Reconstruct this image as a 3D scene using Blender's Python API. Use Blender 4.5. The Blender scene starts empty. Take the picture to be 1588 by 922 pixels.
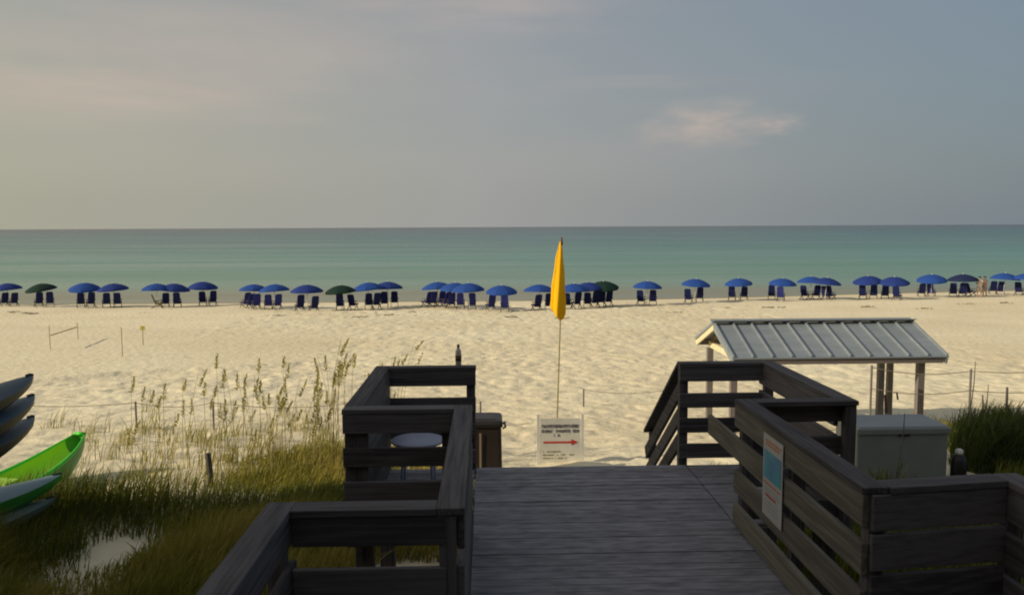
import bpy, math, random
import numpy as np
from mathutils import Vector, Matrix

random.seed(7)
rng = np.random.default_rng(11)
S = bpy.context.scene
COL = S.collection
R = math.radians
CZ = 7.0                      # eye height above the sea

# ------------------------------------------------------------------ camera
FPX, W0, H0 = 1250.0, 1588.0, 922.0
cam_d = bpy.data.cameras.new('camera'); cam = bpy.data.objects.new('camera', cam_d); COL.objects.link(cam)
cam_d.sensor_width = 36; cam_d.lens = FPX / W0 * 36; cam_d.clip_start = .05; cam_d.clip_end = 80000
ROT = (Matrix.Rotation(-R(1.79), 4, 'Z') @ Matrix.Rotation(R(90 - 5.0), 4, 'X') @ Matrix.Rotation(-R(.29), 4, 'Z'))
cam.matrix_world = Matrix.Translation((0, 0, CZ)) @ ROT
S.camera = cam

def ray(px, py):
    return ROT.to_3x3() @ Vector(((px - W0 / 2) / FPX, -(py - H0 / 2) / FPX, -1))
def at(px, py, Y):
    d = ray(px, py); return Vector((0, 0, CZ)) + d * (Y / d.y)

# ------------------------------------------------------------------ land
TY = np.array([-60, 8, 11, 13, 15, 17, 20, 25, 35, 50, 62, 68, 72, 76.5, 80, 90, 120, 200.])
TZ = np.array([3.7, 3.35, 3.25, 3.1, 2.85, 2.62, 2.4, 2.1, 1.7, 1.15, .74, .56, .36, .03, -.25, -.9, -2.5, -4.])
def base_h(x, y):
    x = np.asarray(x, float); y = np.asarray(y, float)
    t = np.clip((x - 8) / 52, 0, 1); s = 7 * t * t * (3 - 2 * t) * np.clip((y - 30) / 30, 0, 1)
    return np.interp(y - s, TY, TZ)
def G(x, y): return float(base_h(x, y))
def ground_hit(px, py):
    d = ray(px, py); t = 3.0
    for _ in range(6000):
        p = Vector((0, 0, CZ)) + d * t
        if p.z <= G(p.x, p.y): return p
        t += .02
    return p

# ------------------------------------------------------------------ materials
def mat(name, col=(.5, .5, .5), rough=.6, metal=0., spec=.5):
    m = bpy.data.materials.new(name); m.use_nodes = True
    b = m.node_tree.nodes['Principled BSDF']
    b.inputs['Base Color'].default_value = (*col, 1); b.inputs['Roughness'].default_value = rough
    b.inputs['Metallic'].default_value = metal; b.inputs['Specular IOR Level'].default_value = spec
    return m
def N(m, t, **k):
    n = m.node_tree.nodes.new(t)
    for a, v in k.items():
        if a.startswith('i_'): n.inputs[a[2:].replace('_', ' ')].default_value = v
        else: setattr(n, a, v)
    return n
def L(m, a, b): m.node_tree.links.new(a, b)
def ramp(m, fac, stops):
    r = N(m, 'ShaderNodeValToRGB'); e = r.color_ramp.elements
    while len(e) < len(stops): e.new(.5)
    for el, (p, c) in zip(e, stops): el.position = p; el.color = (*c, 1)
    L(m, fac, r.inputs[0]); return r.outputs[0]
def noisy(name, c1, c2, scale=(1, 1, 1), nscale=4., rough=.7, bump=.2, bdist=.01, metal=0., spec=.4, detail=6, tone=0.):
    m = mat(name, c1, rough, metal, spec); b = m.node_tree.nodes['Principled BSDF']
    tc = N(m, 'ShaderNodeTexCoord'); mp = N(m, 'ShaderNodeMapping'); mp.inputs['Scale'].default_value = scale
    L(m, tc.outputs['Object'], mp.inputs[0])
    n = N(m, 'ShaderNodeTexNoise'); n.inputs['Scale'].default_value = nscale; n.inputs['Detail'].default_value = detail
    L(m, mp.outputs[0], n.inputs['Vector'])
    fac = n.outputs[0]
    if tone:
        at_ = N(m, 'ShaderNodeAttribute'); at_.attribute_name = 'tone'
        ma = N(m, 'ShaderNodeMath', operation='MULTIPLY_ADD'); L(m, at_.outputs['Fac'], ma.inputs[0]); ma.inputs[1].default_value = tone
        L(m, fac, ma.inputs[2])
        ms = N(m, 'ShaderNodeMath', operation='SUBTRACT'); L(m, ma.outputs[0], ms.inputs[0]); ms.inputs[1].default_value = tone / 2
        fac = ms.outputs[0]
    L(m, ramp(m, fac, [(.3, c1), (.7, c2)]), b.inputs['Base Color'])
    if bump:
        bp = N(m, 'ShaderNodeBump'); bp.inputs['Strength'].default_value = bump; bp.inputs['Distance'].default_value = bdist
        L(m, n.outputs[0], bp.inputs['Height']); L(m, bp.outputs[0], b.inputs['Normal'])
    return m

WD1, WD2 = (.056, .050, .050), (.142, .130, .130)
wood = {a: noisy('weathered_wood_' + a, WD1, WD2, sc, 3.0, .85, .5, .006, tone=.35, spec=.25)
        for a, sc in dict(x=(.6, 14, 14), y=(14, .6, 14), z=(14, 14, .6)).items()}
deckm = noisy('deck_planks', (.14, .134, .146), (.30, .287, .308), (2.2, 8, 8), 2.6, .75, .5, .004, detail=8, tone=.12, spec=.35)
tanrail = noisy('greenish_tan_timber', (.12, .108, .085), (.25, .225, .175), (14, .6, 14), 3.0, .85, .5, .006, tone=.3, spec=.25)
tanwood = noisy('tan_wood', (.22, .15, .10), (.36, .27, .19), (14, 14, .8), 3., .8, .3, .004)
white_paint = noisy('white_paint', (.62, .6, .54), (.78, .76, .7), (1, 1, 1), 5., .5, .1, .002)
cream = noisy('cream_and_sunlit_trim', (.66, .58, .36), (.78, .7, .46), (1, 1, 1), 5., .6, .1, .002)  # also puts yellow sunlight into the colour of the shelter's white trim
grey_post = noisy('greyed_post', (.13, .115, .11), (.2, .175, .165), (10, 10, .7), 3., .8, .3, .004)
roofm = noisy('galvanised_metal', (.21, .245, .27), (.26, .295, .32), (.6, 3, 1), 2., .5, .05, .002, metal=.1)
gelm = noisy('box_gelcoat', (.21, .225, .22), (.25, .265, .26), (1, 1, 1), 3., .45, .05, .002)
plastic_brown = mat('brown_plastic', (.03, .019, .014), .45); plastic_dark = mat('dark_plastic', (.02, .014, .012), .45)
pale_plastic = mat('pale_plastic', (.30, .32, .42), .45)
ink = mat('dark_ink', (.12, .11, .13), .7); red = mat('red_ink', (.55, .03, .02), .6)
flagm = mat('yellow_flag_cloth', (.95, .50, .008), .7, spec=.1)
polem = noisy('bamboo_pole', (.30, .25, .12), (.42, .36, .18), (1, 1, 3), 3., .6)
brownm = mat('brown_cap', (.12, .05, .03), .6)
blk = mat('black_rubber', (.012, .012, .012), .5)

def blue_cloth(name, c):
    m = mat(name, c, .8, spec=.15)
    b = m.node_tree.nodes['Principled BSDF']
    b.inputs['Transmission Weight'].default_value = 0
    return m
um_blue = blue_cloth('royal_blue_canvas', (.020, .065, .27)); um_blue2 = blue_cloth('deep_blue_canvas', (.018, .040, .19))
um_green = blue_cloth('dark_green_canvas', (.010, .030, .022)); um_navy = blue_cloth('navy_canvas', (.016, .024, .075))
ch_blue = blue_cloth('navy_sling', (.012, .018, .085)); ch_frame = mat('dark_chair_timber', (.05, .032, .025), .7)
ch_tan = mat('tan_chair_timber', (.22, .17, .06), .7)

# ------------------------------------------------------------------ mesh builder
class MB:
    def __init__(s): s.v = []; s.f = []; s.t = []; s.mi = []; s.smooth = False
    def add(s, vs, fs, tone=None, mi=0):
        o = len(s.v); s.v += [tuple(v) for v in vs]; s.f += [tuple(i + o for i in f) for f in fs]
        tn = random.random() if tone is None else tone
        s.t += [tn] * len(fs); s.mi += [mi] * len(fs); return s
    def box(s, a, b, mi=0, tone=None, jit=0):
        x0, y0, z0 = a; x1, y1, z1 = b
        vs = [(x0, y0, z0), (x1, y0, z0), (x1, y1, z0), (x0, y1, z0), (x0, y0, z1), (x1, y0, z1), (x1, y1, z1), (x0, y1, z1)]
        return s.add(vs, [(0, 3, 2, 1), (4, 5, 6, 7), (0, 1, 5, 4), (1, 2, 6, 5), (2, 3, 7, 6), (3, 0, 4, 7)], tone, mi)
    def beam(s, p, q, w, h, up=(0, 0, 1), mi=0, tone=None):     # w across, h along up; centred on the line
        p = Vector(p); q = Vector(q); d = (q - p).normalized(); u = Vector(up); r = d.cross(u).normalized(); u = r.cross(d).normalized()
        vs = []
        for c in (p, q):
            for a, b in ((-1, -1), (1, -1), (1, 1), (-1, 1)): vs.append(c + r * a * w / 2 + u * b * h / 2)
        return s.add(vs, [(3, 2, 1, 0), (4, 5, 6, 7), (0, 1, 5, 4), (1, 2, 6, 5), (2, 3, 7, 6), (3, 0, 4, 7)], tone, mi)
    def tube(s, pts, rad, n=8, mi=0, tone=None):
        pts = [Vector(p) for p in pts]; rr = rad if hasattr(rad, '__len__') else [rad] * len(pts)
        vs = []; fs = []
        for i, p in enumerate(pts):
            d = (pts[min(i + 1, len(pts) - 1)] - pts[max(i - 1, 0)]).normalized()
            a = Vector((1, 0, 0)) if abs(d.x) < .9 else Vector((0, 1, 0)); u = d.cross(a).normalized(); w = d.cross(u)
            for k in range(n): t = 2 * math.pi * k / n; vs.append(p + (u * math.cos(t) + w * math.sin(t)) * rr[i])
        for i in range(len(pts) - 1):
            for k in range(n): k2 = (k + 1) % n; fs.append((i * n + k, i * n + k2, (i + 1) * n + k2, (i + 1) * n + k))
        fs.append(tuple(range(n))[::-1]); fs.append(tuple((len(pts) - 1) * n + k for k in range(n)))
        return s.add(vs, fs, tone, mi)
    def loft(s, rings, mi=0, tone=None, caps=True, closed=True):
        n = len(rings[0]); vs = [p for r in rings for p in r]; fs = []
        for i in range(len(rings) - 1):
            for k in range(n if closed else n - 1): k2 = (k + 1) % n; fs.append((i * n + k, i * n + k2, (i + 1) * n + k2, (i + 1) * n + k))
        if caps: fs.append(tuple(range(n))[::-1]); fs.append(tuple((len(rings) - 1) * n + k for k in range(n)))
        return s.add(vs, fs, tone, mi)
    def build(s, name, mats, parent=None, smooth=False, origin=None, bevel=0):
        me = bpy.data.meshes.new(name); o = Vector(origin) if origin else Vector((0, 0, 0))
        me.from_pydata([Vector(v) - o for v in s.v], [], s.f)
        if not isinstance(mats, (list, tuple)): mats = [mats]
        for m in mats: me.materials.append(m)
        a = me.attributes.new('tone', 'FLOAT', 'FACE'); a.data.foreach_set('value', s.t)
        me.polygons.foreach_set('material_index', s.mi)
        me.polygons.foreach_set('use_smooth', [smooth] * len(s.f)); me.update()
        ob = bpy.data.objects.new(name, me); COL.objects.link(ob); ob.location = o
        if parent: ob.parent = parent
        if bevel:
            b = ob.modifiers.new('bevel', 'BEVEL'); b.width = bevel; b.segments = 1
        return ob

def tag(o, label=None, cat=None, group=None, kind=None):
    for k, v in (('label', label), ('category', cat), ('group', group), ('kind', kind)):
        if v: o[k] = v
    return o
def empty(name, loc=(0, 0, 0), rz=0, label=None, cat=None, group=None):
    o = bpy.data.objects.new(name, None); COL.objects.link(o); o.location = loc; o.rotation_euler = (0, 0, rz); o.empty_display_size = .2
    return tag(o, label, cat, group)
def copy_tree(o, parent=None):
    c = o.copy(); COL.objects.link(c); c.parent = parent
    for ch in [x for x in bpy.data.objects if x.parent == o]: copy_tree(ch, c)
    return c
def grid_mesh(name, V, nx, ny, m, smooth=True):
    me = bpy.data.meshes.new(name)
    i = np.arange((ny - 1) * (nx - 1)); r = i // (nx - 1); c = i % (nx - 1); a = r * nx + c
    F = np.stack([a, a + 1, a + nx + 1, a + nx], 1)
    me.vertices.add(len(V)); me.vertices.foreach_set('co', V.astype(np.float32).ravel())
    me.loops.add(F.size); me.loops.foreach_set('vertex_index', F.ravel().astype(np.int32))
    me.polygons.add(len(F)); me.polygons.foreach_set('loop_start', (np.arange(len(F)) * 4).astype(np.int32))
    me.polygons.foreach_set('loop_total', np.full(len(F), 4, np.int32)); me.polygons.foreach_set('use_smooth', np.full(len(F), smooth))
    me.update(); me.validate(); me.materials.append(m)
    o = bpy.data.objects.new(name, me); COL.objects.link(o); return o
def vnoise(x, y, p, seed):
    g = np.random.default_rng(seed).random((256, 256)); u = x / p; v = y / p
    i = np.floor(u).astype(int); j = np.floor(v).astype(int); a = u - i; b = v - j
    a = a * a * (3 - 2 * a); b = b * b * (3 - 2 * b); i0 = i % 256; j0 = j % 256; i1 = (i + 1) % 256; j1 = (j + 1) % 256
    return (g[i0, j0] * (1 - a) + g[i1, j0] * a) * (1 - b) + (g[i0, j1] * (1 - a) + g[i1, j1] * a) * b

# ------------------------------------------------------------------ sand and sea
def sand_material():
    m = mat('beach_sand', (.6, .5, .38), .95, spec=.15); b = m.node_tree.nodes['Principled BSDF']
    tc = N(m, 'ShaderNodeTexCoord')
    n1 = N(m, 'ShaderNodeTexNoise', i_Scale=.12, i_Detail=6.); L(m, tc.outputs['Object'], n1.inputs['Vector'])
    n2 = N(m, 'ShaderNodeTexNoise', i_Scale=3.2, i_Detail=8.); L(m, tc.outputs['Object'], n2.inputs['Vector'])
    mx = N(m, 'ShaderNodeMath', operation='MULTIPLY_ADD'); L(m, n2.outputs[0], mx.inputs[0]); mx.inputs[1].default_value = .5
    L(m, n1.outputs[0], mx.inputs[2])
    dry = ramp(m, mx.outputs[0], [(.45, (.68, .58, .39)), (1.0, (.82, .74, .53))])
    # damp band that follows the water's edge, by height above the sea
    sx = N(m, 'ShaderNodeSeparateXYZ'); L(m, tc.outputs['Object'], sx.inputs[0])
    wet = N(m, 'ShaderNodeMapRange'); wet.inputs['From Min'].default_value = .10; wet.inputs['From Max'].default_value = .42
    L(m, sx.outputs['Z'], wet.inputs['Value'])
    mc = N(m, 'ShaderNodeMix', data_type='RGBA'); L(m, wet.outputs[0], mc.inputs['Factor'])
    mc.inputs['A'].default_value = (.23, .19, .115, 1); L(m, dry, mc.inputs['B'])
    L(m, mc.outputs['Result'], b.inputs['Base Color'])
    n3 = N(m, 'ShaderNodeTexNoise', i_Scale=3.6, i_Detail=4.); L(m, tc.outputs['Object'], n3.inputs['Vector'])
    bp = N(m, 'ShaderNodeBump'); bp.inputs['Strength'].default_value = .75; bp.inputs['Distance'].default_value = .075
    L(m, n3.outputs[0], bp.inputs['Height']); L(m, bp.outputs[0], b.inputs['Normal'])
    return m
xs = np.concatenate([-np.geomspace(3000, 16.5, 60), np.arange(-16, 20, .11), np.geomspace(20.5, 3000, 60)])
ys = np.concatenate([np.linspace(-60, 7.5, 24), np.arange(8, 34, .11), np.arange(34, 82, .3), np.geomspace(83, 200, 10)])
X, Y = np.meshgrid(xs, ys)
Z = base_h(X, Y)
dry = np.clip((Y - 9) / 3, 0, 1) * np.clip((70 - Y) / 6, 0, 1)
rel = (vnoise(X, Y, .34, 1) - .5) * .042 + (vnoise(X + 7, Y + 3, .7, 2) - .5) * .042 + (vnoise(X + 5, Y, 3.1, 3) - .5) * .05
foot = np.minimum(vnoise(X * 1.3, Y, .33, 5), vnoise(X, Y * 1.1, .5, 6)); rel -= np.clip(foot - .38, 0, .3) * .16
rel += (vnoise(X, Y, 11., 8) - .5) * .14
trod = np.exp(-((X - 1 - (vnoise(Y, Y * 0, 9., 51) - .5) * 3) / 1.6) ** 2) * np.clip((40 - Y) / 10, 0, 1); rel += trod * ((vnoise(X, Y, .3, 52) - .5) * .07 - .02)
# raked volleyball court edge: a low bank of sand on the left
bank = 27.5 + (X + 12) * .55 + (vnoise(X, Y, 4., 9) - .5) * 2.2
inside = 1 / (1 + np.exp(-np.clip((Y - bank) * 3, -40, 40))) * np.clip((-X - 6) / 2, 0, 1) * np.clip((46 - Y) / 6, 0, 1)
rel = rel * (1 - .75 * inside); rel += np.exp(-((Y - bank) / .5) ** 2) * .13 * np.clip((-X - 7) / 2, 0, 1)
# low berm in front of the parasol row
rel += .10 * np.exp(-((Y - 59 - 7 * np.clip((X - 8) / 50, 0, 1)) / 1.2) ** 2)
Z = Z + rel * dry
V = np.stack([X, Y, Z], -1).reshape(-1, 3)
sand = grid_mesh('sand_ground', V, len(xs), len(ys), sand_material()); tag(sand, kind='structure')

def sea_material():
    m = mat('sea_water', (.1, .2, .16), .2, spec=.5); b = m.node_tree.nodes['Principled BSDF']; b.inputs['IOR'].default_value = 1.33
    tc = N(m, 'ShaderNodeTexCoord'); sx = N(m, 'ShaderNodeSeparateXYZ'); L(m, tc.outputs['Object'], sx.inputs[0])
    mp = N(m, 'ShaderNodeMapping'); mp.inputs['Scale'].default_value = (.16, 1.6, 1); L(m, tc.outputs['Object'], mp.inputs[0])
    # shallow green water over sand bars, deeper further out
    dist = N(m, 'ShaderNodeMath', operation='DIVIDE'); dist.inputs[0].default_value = 80; L(m, sx.outputs['Y'], dist.inputs[1])
    nz = N(m, 'ShaderNodeTexNoise', i_Scale=.012, i_Detail=5.); L(m, mp.outputs[0], nz.inputs['Vector'])
    ma = N(m, 'ShaderNodeMath', operation='MULTIPLY_ADD'); L(m, nz.outputs[0], ma.inputs[0]); ma.inputs[1].default_value = .14; L(m, dist.outputs[0], ma.inputs[2])
    c = ramp(m, ma.outputs[0], [(.06, (.085, .088, .10)), (.16, (.06, .135, .14)), (.5, (.11, .25, .20)), (.88, (.17, .29, .20)), (1.0, (.25, .25, .16))])
    L(m, c, b.inputs['Base Color'])
    mp2 = N(m, 'ShaderNodeMapping'); mp2.inputs['Scale'].default_value = (.35, 1.6, 1); L(m, tc.outputs['Object'], mp2.inputs[0])
    n = N(m, 'ShaderNodeTexNoise', i_Scale=.9, i_Detail=6.); L(m, mp2.outputs[0], n.inputs['Vector'])
    bp = N(m, 'ShaderNodeBump'); bp.inputs['Strength'].default_value = .45; bp.inputs['Distance'].default_value = .25
    L(m, n.outputs[0], bp.inputs['Height']); L(m, bp.outputs[0], b.inputs['Normal'])
    mp3 = N(m, 'ShaderNodeMapping'); mp3.inputs['Scale'].default_value = (.006, .055, 1); L(m, tc.outputs['Object'], mp3.inputs[0])
    nr = N(m, 'ShaderNodeTexNoise', i_Scale=1., i_Detail=6., i_Roughness=.6); L(m, mp3.outputs[0], nr.inputs['Vector'])
    mr = N(m, 'ShaderNodeMapRange'); mr.inputs['From Min'].default_value = .35; mr.inputs['From Max'].default_value = .65; mr.inputs['To Min'].default_value = .22; mr.inputs['To Max'].default_value = .38
    L(m, nr.outputs[0], mr.inputs['Value']); L(m, mr.outputs[0], b.inputs['Roughness'])
    mw = N(m, 'ShaderNodeMapping'); mw.inputs['Scale'].default_value = (.05, .32, 1); L(m, tc.outputs['Object'], mw.inputs[0])
    nw = N(m, 'ShaderNodeTexNoise', i_Scale=1., i_Detail=3.); L(m, mw.outputs[0], nw.inputs['Vector'])
    bw = N(m, 'ShaderNodeBump'); bw.inputs['Strength'].default_value = .6; bw.inputs['Distance'].default_value = .5
    L(m, nw.outputs[0], bw.inputs['Height']); L(m, bw.outputs[0], bp.inputs['Normal'])
    return m
sy = np.concatenate([np.linspace(60, 130, 15), np.geomspace(150, 40000, 30)]); sxx = np.concatenate([-np.geomspace(40000, 100, 20), np.linspace(-80, 80, 9), np.geomspace(100, 40000, 20)])
X2, Y2 = np.meshgrid(sxx, sy)
sea = grid_mesh('sea_water', np.stack([X2, Y2, X2 * 0], -1).reshape(-1, 3), len(sxx), len(sy), sea_material()); tag(sea, kind='structure')

# ------------------------------------------------------------------ boardwalk
ZD = CZ - 2.46; ZR = CZ - 1.40
deck = empty('boardwalk', (0, 0, ZD), 0, 'weathered grey timber boardwalk with planks laid crosswise, leading to the beach', 'boardwalk')
def deck_area(x0, x1, y0, y1):
    mb = MB(); y = y0
    while y < y1 - .02:
        w = min(.100, y1 - y); e = random.uniform(-.003, .003)
        mb.box((x0 + random.uniform(0, .006), y, ZD - .038 + e), (x1 - random.uniform(0, .006), y + w, ZD + e)); y += .106
    return mb
mb = deck_area(-.13, 2.04, -1.0, 8.12); 
for a in ((-1.11, -.137, -1., 4.1), (2.047, 2.95, -1., 4.4), (-1.11, -.137, 6.24, 8.09), (2.047, 2.95, 6.42, 8.10)):
    q = deck_area(*a); mb.add(q.v, q.f); n_ = len(q.f); mb.t[-n_:] = q.t
d = mb.build('decking', deckm, deck); d.location -= deck.location
mb = MB()
for x in (-1.05, -.08, .62, 1.33, 1.98, 2.9):
    mb.box((x - .02, -1., ZD - .24), (x + .02, (8.07 if x not in (-1.05, 2.9) else 4.1), ZD - .045))
for x in (-1.05, 2.9): mb.box((x - .02, 6.4, ZD - .24), (x + .02, 8.05, ZD - .045))
mb.box((-.13, 8.075, ZD - .24), (2.04, 8.11, ZD - .045))
d = mb.build('joist', wood['y'], deck); d.location -= deck.location
for (x, y) in ((-.0, 1.5), (1.9, 1.5), (0, 5), (1.9, 5), (0, 7.95), (1.9, 7.95), (-1.02, 7.95), (2.86, 7.95), (-1.02, 3.9), (2.86, 4.2), (-1.02, 6.5), (2.86, 6.6)):
    d = MB().box((x - .07, y - .07, 3.0), (x + .07, y + .07, ZD - .045 if y else ZD)).build('post', wood['z'], deck); d.location -= deck.location

def rail(root, p, q, side, n=4, period=.27, h=.15, posts=(0, 1), cap=True, dz=0, b0=.004, b1=-.004, ext=0, depth_h=.036, capend=(0, 0), bm=None):
    """One straight run: cap along p-q, boards on `side` (+1 left of p->q), posts under the cap."""
    p = Vector((*p, 0)); q = Vector((*q, 0)); d = (q - p).normalized(); nrm = Vector((-d.y, d.x, 0)) * side; ax = 'y' if abs(d.y) > abs(d.x) else 'x'
    up = Vector((0, 0, ZR))
    def put(mb, name, m): o = mb.build(name, m, root, bevel=.004); o.location -= root.location; return o
    if cap: put(MB().beam(p - d * capend[0] + up - Vector((0, 0, .019 + dz)), q + d * capend[1] + up - Vector((0, 0, .019 + dz)), .142, .038), 'cap_rail', wood[ax])
    for k in range(n):
        zt = ZR - .0395 - k * period; e = ext if k == 1 else 0
        off = nrm * (.07 - .022 + random.uniform(-.002, .002)) + Vector((0, 0, zt - h / 2 + (random.uniform(-.007, .007) if k else 0)))
        put(MB().beam(p + d * b0 + off, q + d * (e + b1) + off, depth_h, h), 'rail_board', bm or wood[ax])
    Ln = (q - p).length
    for t in posts:
        c = p + d * (t if t > 1 else (.055 if t == 0 else (Ln - .055 if t == 1 else t * Ln))) - nrm * .017
        put(MB().box((c.x - .044, c.y - .044, ZD - .05), (c.x + .044, c.y + .044, ZR - .041)), 'rail_post', wood['z'])

lr = empty('deck_railing', (-.19, 5, ZD), 0, 'dark timber railing on the left side of the boardwalk, jogging out round two side bays', 'railing')
rail(lr, (-1.06, -1.0), (-1.06, 4.07), -1, posts=(0, .5, 1))
rail(lr, (-.989, 4.00), (-.262, 4.00), -1, posts=(), b1=.045)
rail(lr, (-.19, 3.935), (-.19, 6.30), -1, period=.27, h=.18, posts=(0, 1), b0=.02)
rail(lr, (-1.06 - .07, 6.23), (-.262, 6.23), -1, posts=(0, .17, 1))
rail(lr, (-1.06, 6.302), (-1.06, 8.15), -1, posts=(1,), h=.255)
rail(lr, (-.989, 8.08), (-.115, 8.08), -1, posts=(1,))
rr_ = empty('deck_railing', (2.1, 5, ZD), 0, 'timber railing on the right side of the boardwalk with a paper notice on it', 'railing')
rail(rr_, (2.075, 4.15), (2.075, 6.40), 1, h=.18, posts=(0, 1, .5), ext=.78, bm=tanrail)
rail(rr_, (2.148, 4.21), (2.85, 4.30), -1, posts=(), period=.225, h=.2, b0=-.10)
rail(rr_, (2.922, -1.0), (2.922, 4.37), 1, posts=(0, .5, 1), period=.25, h=.19)
rail(rr_, (2.148, 6.33), (2.97, 6.33), 1, posts=(1,))
rail(rr_, (2.90, 6.402), (2.90, 8.24), 1, posts=(1,), h=.2)
rail(rr_, (1.97, 8.17), (2.828, 8.17), -1, posts=(0,))

# stairs down to the sand, with a right-hand rail
st = empty('beach_stairs', (1, 8.3, ZD), 0, 'timber stairs going down to the sand with a sloping rail on their right', 'stairs')
rise, run, nst = .18, .27, 8
for k in range(nst):
    z = ZD - rise * (k + 1); y = 8.13 + run * k
    if z < G(1, y + .1) + .02: break
    o = MB().box((0.0, y, z - .038), (1.96, y + .275, z)).build('tread', deckm, st); o.location -= st.location
slope = rise / run; ye = 8.13 + run * k
for x in (-.03, 1.98):
    o = MB().beam((x, 8.13, ZD - .2), (x, ye + .1, ZD - .2 - slope * (ye - 8.03)), .04, .24).build('stringer', wood['y'], st); o.location -= st.location
yb = ye + .25; zb = ZR - slope * (yb - 8.26)
o = MB().beam((2.04, 8.25, ZR - .03), (2.04, yb, zb - .03), .13, .038).build('handrail', wood['y'], st, bevel=.004); o.location -= st.location
for j in range(1, 4):
    o = MB().beam((2.01, 8.25, ZR - .03 - .27 * j), (2.01, yb - .03, zb - .03 - .27 * j), .036, .15).build('rail_board', wood['y'], st, bevel=.004); o.location -= st.location
o = MB().box((2.03, yb - .15, G(2, yb) - .2), (2.11, yb - .07, zb + .0)).build('newel_post', wood['z'], st); o.location -= st.location

# ------------------------------------------------------------------ paper notice on the right rail
xs_ = 2.075 - .07 - .004
nt = empty('notice_sign', (xs_, 5.48, ZR - .1), 0, 'white paper notice with a turquoise picture, fixed to the right railing boards', 'notice')
def nb(y0, y1, z0, z1, m, name, dx=.0, sl=0):
    o = MB().box((xs_ - .003 - dx, y0, z0), (xs_ - dx, y1, z1)).build(name, m, nt); o.location -= nt.location; return o
yl, yr = 5.67, 5.29
pm = noisy('notice_paper', (.42, .41, .37), (.50, .49, .45), (1, 1, 1), 8., .6, 0)
o = MB().box((xs_ - .004, yr, ZR - .68), (xs_, yl, ZR - .085)).build('panel', pm, nt); o.location -= nt.location
teal = noisy('turquoise_print', (.06, .33, .40), (.07, .22, .38), (1, 1, 1), 7., .5, 0, detail=1)
nb(yr + .025, yl - .025, ZR - .40, ZR - .20, teal, 'picture', .0045)
mb = MB()
orange = mat('orange_ink', (.55, .22, .07), .6)
for i, z in enumerate((.125, .15)):
    y = yl - .05
    while y > yr + .06:
        w = random.uniform(.02, .05); mb.box((xs_ - .0065, y - w, ZR - z - .009), (xs_ - .0045, y, ZR - z + .005)); y -= w + .01
o = mb.build('heading', orange, nt); o.location -= nt.location
mb = MB()
mb.box((xs_ - .0065, yr + .03, ZR - .438), (xs_ - .0045, yl - .03, ZR - .43))
y = yl - .06
while y > yr + .12:
    w = random.uniform(.015, .04); mb.box((xs_ - .0065, y - w, ZR - .527), (xs_ - .0045, y, ZR - .512)); y -= w + .008
o = mb.build('lettering', red, nt); o.location -= nt.location
gp = mat('grey_print', (.3, .28, .27), .7)
for z in (.165 + .3, .49, .56, .59, .62):
    mb = MB(); y = yl - .05
    while y > yr + .07:
        w = random.uniform(.012, .04); mb.box((xs_ - .0065, y - w, ZR - z - .004), (xs_ - .0045, y, ZR - z)); y -= w + .01
    o = mb.build('lettering', gp, nt); o.location -= nt.location

# ------------------------------------------------------------------ beach sign with red arrow, and the furled flag
c0 = at(833, 722, 12.95); c1 = at(905, 722, 12.95); ztop = at(869, 648, 12.95).z; gz = G(.8, 12.95)
sg = empty('beach_sign', ((c0.x + c1.x) / 2, 12.95, gz), 0, 'white beach sign with a red arrow pointing right, at the foot of the stairs', 'sign')
X0, X1 = c0.x, c1.x
signm = noisy('sign_face', (.64, .62, .54), (.74, .72, .63), (1, 1, 1), 6., .6, 0)
def sb(mb, name, m): o = mb.build(name, m, sg); o.location -= sg.location; return o
sb(MB().box((X0 + .055, 12.935, ztop - .80), (X1 - .055, 12.955, ztop)), 'panel', signm)
for x in (X0 + .02, X1 - .02): sb(MB().box((x - .022, 12.93, gz - .3), (x + .022, 12.97, ztop + .07)), 'post', cream if x < .8 else white_paint)
yF = 12.932
def strokes(z, x0, x1, h, dens=.85):
    mb = MB(); x = x0
    while x < x1:
        w = random.uniform(.010, .02)
        if random.random() < dens:
            mb.box((x, yF - .002, z - h), (x + w * .45, yF, z)); mb.box((x + w * .45, yF - .002, z - h * random.choice((.3, .6, 1))), (min(x + w * 1.3, x1 + .01), yF, z - h * random.choice((.0, .25)) ))
        x += w * 1.55
    return mb
sb(strokes(ztop - .10, X0 + .075, X1 - .09, .055, .95), 'lettering', ink)
sb(strokes(ztop - .185, X0 + .075, X1 - .09, .05, .9), 'lettering', ink)
sb(strokes(ztop - .26, X0 + .25, X0 + .36, .045, .9), 'lettering', ink)
for i, (z, e) in enumerate(((.50, .30), (.555, .08), (.61, .2))): sb(strokes(ztop - z - .04, X0 + .09, X1 - .09 - e, .022, .8), 'lettering', mat('olive_print', (.22, .20, .10), .7) if i == 0 else bpy.data.materials['olive_print'])
za = ztop - .395; mb = MB().box((X0 + .10, yF - .003, za - .014), (X1 - .20, yF, za + .014))
mb.add([(X1 - .205, yF - .003, za - .05), (X1 - .205, yF - .003, za + .05), (X1 - .10, yF - .003, za), (X1 - .205, yF, za - .05), (X1 - .205, yF, za + .05), (X1 - .10, yF, za)],
       [(0, 2, 1), (3, 4, 5), (0, 1, 4, 3), (1, 2, 5, 4), (2, 0, 3, 5)])
sb(mb, 'arrow', red)

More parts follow.
